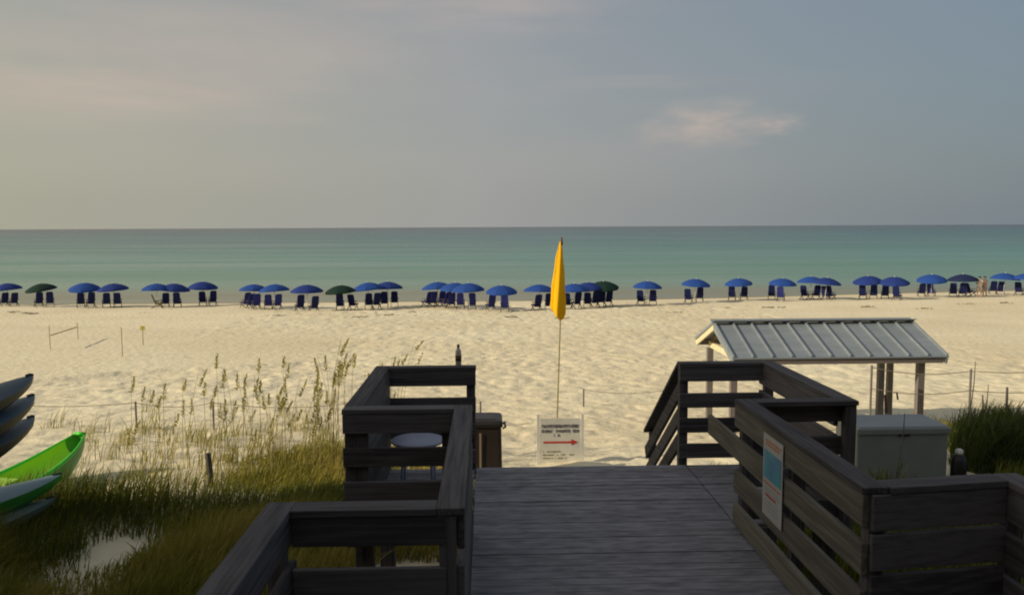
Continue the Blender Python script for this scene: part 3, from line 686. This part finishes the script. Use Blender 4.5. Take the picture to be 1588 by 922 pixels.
# ------------------------------------------------------------------ dune vegetation
def blades(name, pos, hgt, width, lean, m, wind=(.25, 0), tone=None):
    """pos (n,3); each blade a tapered bent ribbon of 3 segments"""
    n = len(pos); ang = rng.uniform(0, 2 * np.pi, n); la = rng.uniform(0, 2 * np.pi, n); ln = np.abs(rng.normal(0, lean, n)) * hgt
    dx = np.cos(ang) * width / 2; dy = np.sin(ang) * width / 2
    V = np.zeros((n, 7, 3))
    for i, (t, w) in enumerate(((0, 1), (.4, .85), (.75, .55))):
        cx = pos[:, 0] + (np.cos(la) * ln + wind[0] * hgt) * t ** 2; cy = pos[:, 1] + (np.sin(la) * ln + wind[1] * hgt) * t ** 2; cz = pos[:, 2] + hgt * t - .3 * ln * t ** 3
        V[:, 2 * i] = np.stack([cx - dx * w, cy - dy * w, cz], 1); V[:, 2 * i + 1] = np.stack([cx + dx * w, cy + dy * w, cz], 1)
    V[:, 6] = np.stack([pos[:, 0] + np.cos(la) * ln + wind[0] * hgt, pos[:, 1] + np.sin(la) * ln + wind[1] * hgt, pos[:, 2] + hgt * .97 - .3 * ln], 1)
    b = np.arange(n)[:, None] * 7
    Q = np.concatenate([b + np.array([0, 1, 3, 2]), b + np.array([2, 3, 5, 4])]); T = b + np.array([4, 5, 6])
    loops = np.concatenate([Q.ravel(), T.ravel()]).astype(np.int32)
    starts = np.concatenate([np.arange(len(Q)) * 4, len(Q) * 4 + np.arange(len(T)) * 3]).astype(np.int32); tot = np.concatenate([np.full(len(Q), 4), np.full(len(T), 3)]).astype(np.int32)
    me = bpy.data.meshes.new(name); me.vertices.add(n * 7); me.vertices.foreach_set('co', V.astype(np.float32).ravel())
    me.loops.add(len(loops)); me.loops.foreach_set('vertex_index', loops); me.polygons.add(len(starts)); me.polygons.foreach_set('loop_start', starts); me.polygons.foreach_set('loop_total', tot)
    me.update(); me.validate()
    tn = rng.random(n) if tone is None else tone
    a = me.attributes.new('tone', 'FLOAT', 'POINT'); a.data.foreach_set('value', np.repeat(tn, 7).astype(np.float32))
    me.materials.append(m); o = bpy.data.objects.new(name, me); COL.objects.link(o); return o
def leafmat(name, stops, trans=.3):
    m = mat(name, stops[0][1], .7, spec=.2); b = m.node_tree.nodes['Principled BSDF']
    a = N(m, 'ShaderNodeAttribute'); a.attribute_name = 'tone'; c = ramp(m, a.outputs['Fac'], stops)
    L(m, c, b.inputs['Base Color'])
    tr = N(m, 'ShaderNodeBsdfTranslucent'); L(m, c, tr.inputs[0]); mx = N(m, 'ShaderNodeMixShader'); mx.inputs[0].default_value = trans
    L(m, b.outputs[0], mx.inputs[1]); L(m, tr.outputs[0], mx.inputs[2]); L(m, mx.outputs[0], m.node_tree.nodes['Material Output'].inputs[0]); return m
gm = leafmat('dune_grass_blades', [(0, (.06, .085, .018)), (.4, (.17, .185, .026)), (.7, (.30, .26, .035)), (1, (.44, .36, .10))])
sm = leafmat('straw_stems', [(0, (.26, .23, .07)), (1, (.48, .40, .18))])
hm = leafmat('seed_heads', [(0, (.34, .31, .07)), (1, (.58, .52, .18))])
sh_m = leafmat('shrub_leaves', [(0, (.05, .075, .018)), (.6, (.14, .165, .032)), (1, (.26, .26, .05))])

def scatter(n, x0, x1, y0, y1, dens):
    x = rng.uniform(x0, x1, n * 3); y = rng.uniform(y0, y1, n * 3); d_ = dens(x, y); k = rng.random(n * 3) < d_; x = x[k][:n]; y = y[k][:n]
    return np.stack([x, y, base_h(x, y) - .03], 1)
bare = at(172, 845, 9.4); bp_ = ground_hit(172, 852)
def dens_left(x, y):
    edge = 10.8 + (vnoise(x, y, 1.6, 21) - .5) * 1.1 + np.clip((x + 4.0) / 1.5, 0, 1) * 1.9
    d_ = 1 / (1 + np.exp(np.clip((y - edge) * 4, -40, 40)))
    wob = (vnoise(x, y, .28, 44) - .5) * .9; hole = wob * .6 + np.exp(-(((x - bp_.x) / .42) ** 2 + ((y - bp_.y) / .42) ** 2) * 1.2); hole2 = np.exp(-(((x - bp_.x - .2) / .3) ** 2 + ((y - bp_.y + .4) / .4) ** 2))
    pathy = ((x > -1.25) & ((y < 3.9) | (y > 6.2)) & (y < 8.6)) | (x > -.2)
    return np.clip(d_ * (.35 + .9 * vnoise(x, y, .8, 22)) * (1 - np.clip((hole * 1.6 + hole2) * (np.hypot(x - bp_.x, y - bp_.y) < .85), 0, 1)) * (~pathy), 0, 1)
P1 = scatter(95000, -9.5, -.1, 3.0, 14.5, dens_left)
near_edge = np.clip((P1[:, 1] - 10) / 2.5, 0, 1)
hg = rng.uniform(.25, .66, len(P1)) * (.45 + 1.1 * vnoise(P1[:, 0], P1[:, 1], .75, 23)) * (1 - .35 * near_edge)
dist_hole = np.hypot(P1[:, 0] - bp_.x, P1[:, 1] - bp_.y + .6); hg *= np.clip(dist_hole / 1.3, .35, 1); hg = np.where(P1[:, 0] > -1.3, hg * .8, hg)
tn = np.clip(rng.normal(.55, .2, len(P1)) + (vnoise(P1[:, 0], P1[:, 1], 1.5, 24) - .5) * 1.1 + near_edge * .3, 0, 1)
tag(blades('dune_grass', P1, hg, .0125, .38, gm, tone=tn), kind='stuff')
# sparse tufts on the open sand
tc_ = []
for _ in range(75):
    y = rng.uniform(11.5, 18) if rng.random() < .75 else rng.uniform(13, 22); x = -1.6 - rng.random() ** .8 * (y * .42)
    k = rng.integers(4, 16); tc_.append(np.stack([rng.normal(x, .12, k), rng.normal(y, .12, k)], 1))
for px, py, n_ in ((300, 662, 50), (320, 672, 40), (370, 655, 50), (395, 675, 60), (460, 645, 50), (500, 665, 60), (495, 700, 70), (440, 700, 60), (260, 690, 50), (360, 700, 60), (90, 640, 30), (200, 668, 30)):
    p = ground_hit(px, py + 22); tc_.append(np.stack([rng.normal(p.x, .22, n_), rng.normal(p.y, .15, n_)], 1))
T = np.concatenate(tc_); T = T[(T[:, 0] < -1.3)]
P2 = np.stack([T[:, 0], T[:, 1], base_h(T[:, 0], T[:, 1]) - .03], 1)
tag(blades('beach_grass', P2, rng.uniform(.2, .62, len(P2)), .013, .4, gm, tone=np.clip(rng.normal(.72, .2, len(P2)), 0, 1)), kind='stuff')
def dens_right(x, y):
    return (.8 + .8 * vnoise(x, y, .8, 41)) * ((x > 3.05) | ((x > 2.1) & (y > 4.7) & (y < 6.3))) * (y < 11.3)
P4 = scatter(60000, 2.1, 9.5, 3.5, 11.4, dens_right)
tag(blades('dune_grass', P4, rng.uniform(.2, .5, len(P4)) * np.where((P4[:, 1] > 9.3) & (P4[:, 0] > 3.6) & (P4[:, 0] < 7.3), .45, 1), .016, .35, gm, tone=np.clip(rng.normal(.3, .2, len(P4)), 0, 1)), kind='stuff')
# right: low light-green patches behind the box
Q_ = []
for px, py, n_ in ((400, 742, 500), (360, 752, 400), (440, 748, 500), (480, 745, 500), (440, 715, 500), (480, 705, 600), (515, 700, 600), (500, 735, 500), (455, 735, 400), (1452, 664, 260), (1470, 668, 200), (1435, 655, 160), (1500, 690, 120), (1525, 670, 200), (1545, 672, 300), (1575, 668, 300)):
    p = ground_hit(px, py + 6); Q_.append(np.stack([rng.normal(p.x, .35, n_), rng.normal(p.y, .3, n_)], 1))
T = np.concatenate(Q_); P3 = np.stack([T[:, 0], T[:, 1], base_h(T[:, 0], T[:, 1]) - .03], 1)
tag(blades('dune_grass', P3, rng.uniform(.12, .38, len(P3)), .014, .4, gm, tone=np.clip(rng.normal(.55, .2, len(P3)), 0, 1)), kind='stuff')

# sea oats one can tell apart
def sea_oat(px, py_top, Yd, nst_, label, green=.3, spread=.16):
    c = at(px, py_top, Yd); g = G(c.x, Yd); H = c.z - g
    r = empty('sea_oats', (c.x, Yd, g), 0, label, 'sea oats', 'sea oats standing on the sand')
    for k in range(nst_):
        st_ = MB(); hd = MB()
        bx_ = random.gauss(0, spread * .5); by_ = random.gauss(0, .1); h = H * random.uniform(.55, .95) if k else H; lx = random.gauss(.04, spread * .6); a = random.uniform(0, 6.3)
        pts = [Vector((bx_ + lx * t * t, by_, h * t)) for t in (0, .35, .7, 1)]
        st_.tube(pts, [.0045, .004, .003, .002], 4)
        top = pts[-1]; hl = random.uniform(.2, .32)
        for j in range(34):
            t = j / 34; b_ = top + Vector((lx * .3 * t + .03 * t, 0, -hl * (1 - t) * .9 - .02)); an = random.uniform(0, 6.28); ll = random.uniform(.03, .075) * (1.2 - t)
            e_ = b_ + Vector((math.cos(an) * ll, math.sin(an) * ll, -.01 + ll * .3)); s1 = Vector((0, 0, .02)); s2 = Vector((math.sin(an), -math.cos(an), 0)) * .015
            hd.add([b_ - s1, b_ + s2 + (e_ - b_) * .5, e_ + s1 * .6, b_ - s2 + (e_ - b_) * .5], [(0, 1, 2, 3)])
        st_.build('stem', sm, r); hd.build('seed_head', hm, r)
    n = nst_ * 4; pp = np.stack([rng.normal(0, .12, n), rng.normal(0, .1, n), np.full(n, -.03)], 1)
    o = blades('leaf', pp, rng.uniform(.25, .7, n) * min(1, H), .014, .35, gm, tone=np.clip(rng.normal(.55 + .2 * (1 - green), .18, n), 0, 1)); o.parent = r
SO = [(238, 592, 12.6, 3, ''), (283, 566, 13.0, 4, ''), (418, 552, 13.4, 5, ''), (503, 528, 12.6, 7, 'tall'), (516, 522, 12.9, 5, 'tallest'), (604, 524, 13.6, 9, 'bushy'), (454, 556, 12.4, 6, ''), (470, 575, 12.2, 6, ''), (340, 545, 13.0, 5, ''), (381, 556, 12.8, 5, ''),
      (208, 578, 12.2, 4, 'lone'), (430, 585, 12.0, 5, ''), (538, 548, 13.2, 5, ''), (312, 590, 12.4, 4, ''), (487, 560, 12.1, 6, ''), (585, 560, 13.4, 4, ''), (558, 575, 12.9, 4, ''), (400, 600, 12.3, 4, ''), (360, 575, 12.6, 4, '')]
order = sorted(range(len(SO)), key=lambda i: SO[i][0])
for i, s in enumerate(SO):
    k = order.index(i)
    extra = {'tall': 'tall ', 'tallest': 'tallest ', 'bushy': 'dense yellow-green ', 'lone': 'lone short ', '': ''}[s[4]]
    sea_oat(s[0], s[1], s[2], s[3], f'{extra}clump of sea oats left of the boardwalk, {ordl(k, len(SO))} clump', spread=.22)
for px, pyt, yd, lab in ((1402, 640, 10.6, 'dark bare weed stalk in front of the storage box'), (1512, 560, 13.6, 'tall thin weed stalk left of the shrub'), (1532, 596, 13.4, 'short thin weed stalk at the top left of the shrub')):
    c = at(px, pyt, yd); g = G(c.x, yd); H = c.z - g; r = empty('weed_stalk', (c.x, yd, g), 0, lab, 'weed')
    MB().tube([(-.10, 0, -.05), (-.05, 0, H * .4), (0, 0, H * .75), (.01, 0, H)], [.012, .01, .008, .005], 5).build('stem', grey_post if px > 1500 else wood['z'], r)
    n = 26; pp = np.stack([rng.normal(-.05, .05, n), rng.normal(0, .05, n), rng.uniform(0, H * .35, n)], 1)
    o = blades('leaf', pp, rng.uniform(.15, .35, n), .014, .4, sh_m); o.parent = r
c = at(1362, 712, 10.4); g = G(c.x, 10.4); pp = np.stack([rng.normal(0, .1, 120), rng.normal(0, .08, 120), np.zeros(120)], 1)
r = empty('grass_tuft', (c.x, 10.4, g), 0, 'dark grass tuft in front of the storage box beside the railing', 'plant')
o = blades('leaf', pp, rng.uniform(.4, 1.0, 120) * (c.z - g), .016, .2, sh_m, wind=(0, 0)); o.parent = r

def shrub(cx, cy, rx, ry, h, n, label, seed):
    g = G(cx, cy); r = empty('dune_shrub', (cx, cy, g), 0, label, 'shrub')
    th = rng.uniform(0, 2 * np.pi, n); u = rng.random(n); rad = np.sqrt(rng.random(n)); top = np.sqrt(np.clip(1 - rad ** 2, 0, 1))
    x = rad * np.cos(th) * rx; y = rad * np.sin(th) * ry; lump = .65 + .6 * vnoise(x + 30 + seed, y + 30, .5, 31)
    z = h * top * lump * (1 - u ** 3 * .9)
    pp = np.stack([x, y, z - .1], 1)
    tone = np.clip(rng.normal(.35, .2, n) + (vnoise(x + 3, y + 9, .6, 32) - .5) * .8, 0, 1)
    o = blades('foliage', pp, rng.uniform(.12, .4, n) * np.where(rng.random(n) < .2, 1.8, 1), .018, .45, sh_m, tone=tone); o.parent = r
    mb = MB()
    for k in range(14):
        a = random.uniform(0, 6.28); q = random.uniform(.3, .8); mb.tube([(0, 0, -.1), (rx * q * .5 * math.cos(a), ry * q * .5 * math.sin(a), h * .4), (rx * q * math.cos(a), ry * q * math.sin(a), h * .7 * (1 - q * .4))], [.02, .014, .006], 5)
    mb.build('branches', wood['z'], r)
s0 = at(1590, 690, 13.2)
shrub(s0.x + .2, 13.3, 1.3, 1.3, at(1575, 668, 13.2).z - G(s0.x, 13.3), 15000, 'dense dark green shrub at the right edge beside the storage box', 1)
s1 = at(1535, 720, 12.0)
shrub(s1.x, 12.0, .55, .6, .75, 4500, 'small low shrub in front of the dense dark shrub', 7)

# ------------------------------------------------------------------ unseen buildings added to throw the shade (behind and left of the viewer)
stucco = noisy('darkened_stucco', (.15, .14, .125), (.21, .19, .17), (1, 1, 1), 1.5, .9, .1)  # dark tone keeps the added blocks from bouncing light
shing = noisy('roof_shingles', (.10, .09, .085), (.16, .14, .13), (1, 4, 1), 3., .9, .2)
glassm = mat('window_glass', (.03, .04, .05), .08)
def building(x0, x1, y0, y1, h, label, nfl, nwin):
    g = 3.2; r = empty('added_shade_block', ((x0 + x1) / 2, (y0 + y1) / 2, g), 0, label, 'building')
    o = MB().box((x0, y0, g - .5), (x1, y1, g + h)).build('wall', stucco, r); o.location -= r.location
    o = MB().loft([[(x0 - .5, y0 - .5, g + h + .002), (x1 + .5, y0 - .5, g + h + .002), (x1 + .5, y1 + .5, g + h + .002), (x0 - .5, y1 + .5, g + h + .002)],
                   [(x0 - .5, y0 - .5, g + h + .3), (x1 + .5, y0 - .5, g + h + .3), (x1 + .5, y1 + .5, g + h + .3), (x0 - .5, y1 + .5, g + h + .3)],
                   [(x0 + 1.8, y0 + 3, g + h + .7), (x1 - 1.8, y0 + 3, g + h + .7), (x1 - 1.8, y1 - 3, g + h + .7), (x0 + 1.8, y1 - 3, g + h + .7)]]).build('roof', shing, r); o.location -= r.location
    for f in range(nfl):
        z = g + 1 + f * 3.1
        for i in range(nwin):
            x = x0 + (x1 - x0) * (i + .5) / nwin
            w = MB().box((x - .7, y1 + .002, z), (x + .7, y1 + .06, z + 1.4)).build('window', white_paint, r); w.location -= r.location
            p_ = MB().box((x - .6, y1 + .062, z + .1), (x + .6, y1 + .075, z + 1.3)).build('pane', glassm, w)
SA = 15.5; EL = 25.0          # sun: degrees behind due left, elevation
ex, ey = -21., 0.
ey = 12.2 - .5 - 26 * math.tan(R(SA))
building(-25, ex, -34, ey, 16.5, 'tall unseen block added to shade the deck, left of and behind the viewer', 5, 2)
building(-12, 16, -16, -2.2, 8.0, 'low unseen house added to block sky light, behind the boardwalk', 2, 7)

# ------------------------------------------------------------------ light
sund = bpy.data.lights.new('sun', 'SUN'); sund.energy = 4.0; sund.angle = R(.53); sund.color = (1, .86, .64)
sun = bpy.data.objects.new('sun', sund); COL.objects.link(sun)
az = R(180 + SA)                       # direction towards the sun, in the XY plane (from +X, counter-clockwise)
to_sun = Vector((math.cos(az) * math.cos(R(EL)), math.sin(az) * math.cos(R(EL)), math.sin(R(EL))))
sun.rotation_euler = to_sun.to_track_quat('Z', 'Y').to_euler()
w = bpy.data.worlds.new('World'); S.world = w; w.use_nodes = True; nt_ = w.node_tree; bg = nt_.nodes['Background']
class WM: node_tree = nt_
sky = N(WM, 'ShaderNodeTexSky'); sky.sky_type = 'NISHITA'; sky.sun_disc = False; sky.sun_elevation = R(EL)
sky.sun_rotation = math.atan2(to_sun.x, to_sun.y); sky.air_density = 1.2; sky.dust_density = 1.5; sky.ozone_density = 3.
tc = N(WM, 'ShaderNodeTexCoord'); sx = N(WM, 'ShaderNodeSeparateXYZ'); L(WM, tc.outputs['Generated'], sx.inputs[0])
# milky haze veil, brighter and warmer towards the sun, thicker low down
dp = N(WM, 'ShaderNodeVectorMath', operation='DOT_PRODUCT'); L(WM, tc.outputs['Generated'], dp.inputs[0]); dp.inputs[1].default_value = Vector((to_sun.x, to_sun.y, 0)).normalized()
dm = N(WM, 'ShaderNodeMapRange'); dm.inputs['From Min'].default_value = -1; dm.inputs['From Max'].default_value = 1; L(WM, dp.outputs['Value'], dm.inputs['Value'])
def sk(c): return tuple(v / 10 for v in c)
vl = ramp(WM, dm.outputs[0], [(.12, sk((1.98, 2.35, 2.6))), (.37, sk((3.5, 3.5, 3.4))), (.64, sk((4.0, 3.9, 3.05))), (1., sk((6.5, 5.6, 3.8)))])
vs_ = N(WM, 'ShaderNodeVectorMath', operation='SCALE'); L(WM, vl, vs_.inputs[0]); vs_.inputs['Scale'].default_value = 10
hz1 = N(WM, 'ShaderNodeMapRange'); hz1.inputs['From Min'].default_value = 0; hz1.inputs['From Max'].default_value = .5; hz1.inputs['To Min'].default_value = .96; hz1.inputs['To Max'].default_value = .45
L(WM, sx.outputs['Z'], hz1.inputs['Value'])
mp = N(WM, 'ShaderNodeMapping'); mp.inputs['Scale'].default_value = (1.0, 1.0, 5.5); mp.inputs['Location'].default_value = (.3, .1, .25); L(WM, tc.outputs['Generated'], mp.inputs[0])
cn1 = N(WM, 'ShaderNodeTexNoise', i_Scale=1.5, i_Detail=4., i_Roughness=.45); L(WM, mp.outputs[0], cn1.inputs['Vector'])
cr = N(WM, 'ShaderNodeMapRange', interpolation_type='SMOOTHSTEP'); cr.inputs['From Min'].default_value = .46; cr.inputs['From Max'].default_value = .78; L(WM, cn1.outputs[0], cr.inputs['Value'])
m1 = N(WM, 'ShaderNodeMix', data_type='RGBA'); L(WM, hz1.outputs[0], m1.inputs['Factor']); L(WM, sky.outputs[0], m1.inputs['A']); L(WM, vs_.outputs[0], m1.inputs['B'])
m2 = N(WM, 'ShaderNodeMix', data_type='RGBA'); mul = N(WM, 'ShaderNodeMath', operation='MULTIPLY'); zl = N(WM, 'ShaderNodeMapRange'); zl.inputs['From Min'].default_value = .03; zl.inputs['From Max'].default_value = .2; zl.inputs['To Max'].default_value = .8; L(WM, sx.outputs['Z'], zl.inputs['Value'])
L(WM, cr.outputs[0], mul.inputs[0]); L(WM, zl.outputs[0], mul.inputs[1])
cl2 = N(WM, 'ShaderNodeMix', data_type='RGBA', blend_type='MULTIPLY'); cl2.inputs['Factor'].default_value = 1; L(WM, vs_.outputs[0], cl2.inputs['A']); cl2.inputs['B'].default_value = (1.4, 1.24, 1.2, 1)
L(WM, mul.outputs[0], m2.inputs['Factor']); L(WM, m1.outputs['Result'], m2.inputs['A']); L(WM, cl2.outputs['Result'], m2.inputs['B'])
# the one small sunlit cloud on the right: direction of its middle
def cloud(inp, px, py, sxx_, szz, strength, seed, lo=.42, hi=.75):
    d_ = ray(px, py).normalized()
    right = Vector((d_.y, -d_.x, 0)).normalized(); upv = right.cross(d_)
    vm = N(WM, 'ShaderNodeVectorMath', operation='SUBTRACT'); L(WM, tc.outputs['Generated'], vm.inputs[0]); vm.inputs[1].default_value = d_
    outs = []
    for ax, s in ((right, sxx_), (upv, szz)):
        dt = N(WM, 'ShaderNodeVectorMath', operation='DOT_PRODUCT'); L(WM, vm.outputs[0], dt.inputs[0]); dt.inputs[1].default_value = ax
        mm = N(WM, 'ShaderNodeMath', operation='DIVIDE'); L(WM, dt.outputs['Value'], mm.inputs[0]); mm.inputs[1].default_value = s
        pw = N(WM, 'ShaderNodeMath', operation='MULTIPLY'); L(WM, mm.outputs[0], pw.inputs[0]); L(WM, mm.outputs[0], pw.inputs[1]); outs.append((pw, mm))
    ad = N(WM, 'ShaderNodeMath', operation='ADD'); L(WM, outs[0][0].outputs[0], ad.inputs[0]); L(WM, outs[1][0].outputs[0], ad.inputs[1])
    cb = N(WM, 'ShaderNodeCombineXYZ'); L(WM, outs[0][1].outputs[0], cb.inputs[0]); L(WM, outs[1][1].outputs[0], cb.inputs[1]); cb.inputs[2].default_value = seed
    nn = N(WM, 'ShaderNodeTexNoise', i_Scale=1.3, i_Detail=5., i_Roughness=.5); L(WM, cb.outputs[0], nn.inputs['Vector'])
    a1 = N(WM, 'ShaderNodeMath', operation='MULTIPLY'); L(WM, ad.outputs[0], a1.inputs[0]); a1.inputs[1].default_value = -.5
    a2 = N(WM, 'ShaderNodeMath', operation='EXPONENT'); L(WM, a1.outputs[0], a2.inputs[0])
    a3 = N(WM, 'ShaderNodeMath', operation='MULTIPLY'); L(WM, a2.outputs[0], a3.inputs[0]); L(WM, nn.outputs[0], a3.inputs[1])
    a4 = N(WM, 'ShaderNodeMapRange', interpolation_type='SMOOTHSTEP'); a4.inputs['From Min'].default_value = lo * .5; a4.inputs['From Max'].default_value = hi * .8; a4.inputs['To Max'].default_value = strength; L(WM, a3.outputs[0], a4.inputs['Value'])
    mx = N(WM, 'ShaderNodeMix', data_type='RGBA'); L(WM, a4.outputs[0], mx.inputs['Factor']); L(WM, inp, mx.inputs['A']); mx.inputs['B'].default_value = (5.9, 4.7, 4.0, 1)
    return mx.outputs['Result']
o_ = cloud(m2.outputs['Result'], 1095, 195, .06, .022, .85, 3., .12, 1.15)
o_ = cloud(o_, 1205, 192, .022, .010, .6, 8., .12, 1.1)
o_ = cloud(o_, 190, 140, .16, .022, .45, 5., .3, .9)
o_ = cloud(o_, 60, 40, .34, .085, .42, 2., .2, .9)
o_ = cloud(o_, 720, 5, .16, .03, .35, 7., .2, .9)
o_ = cloud(o_, 980, 128, .09, .008, .16, 9., .2, 1.)
L(WM, o_, bg.inputs['Color']); bg.inputs['Strength'].default_value = .10

S.view_settings.view_transform = 'Standard'; S.view_settings.look = 'None'; S.view_settings.exposure = 0; S.view_settings.gamma = 1
S.cycles.use_denoising = True; S.cycles.filter_width = 2.0 if hasattr(S.cycles, 'filter_width') else 1.5
S.cycles.max_bounces = 6
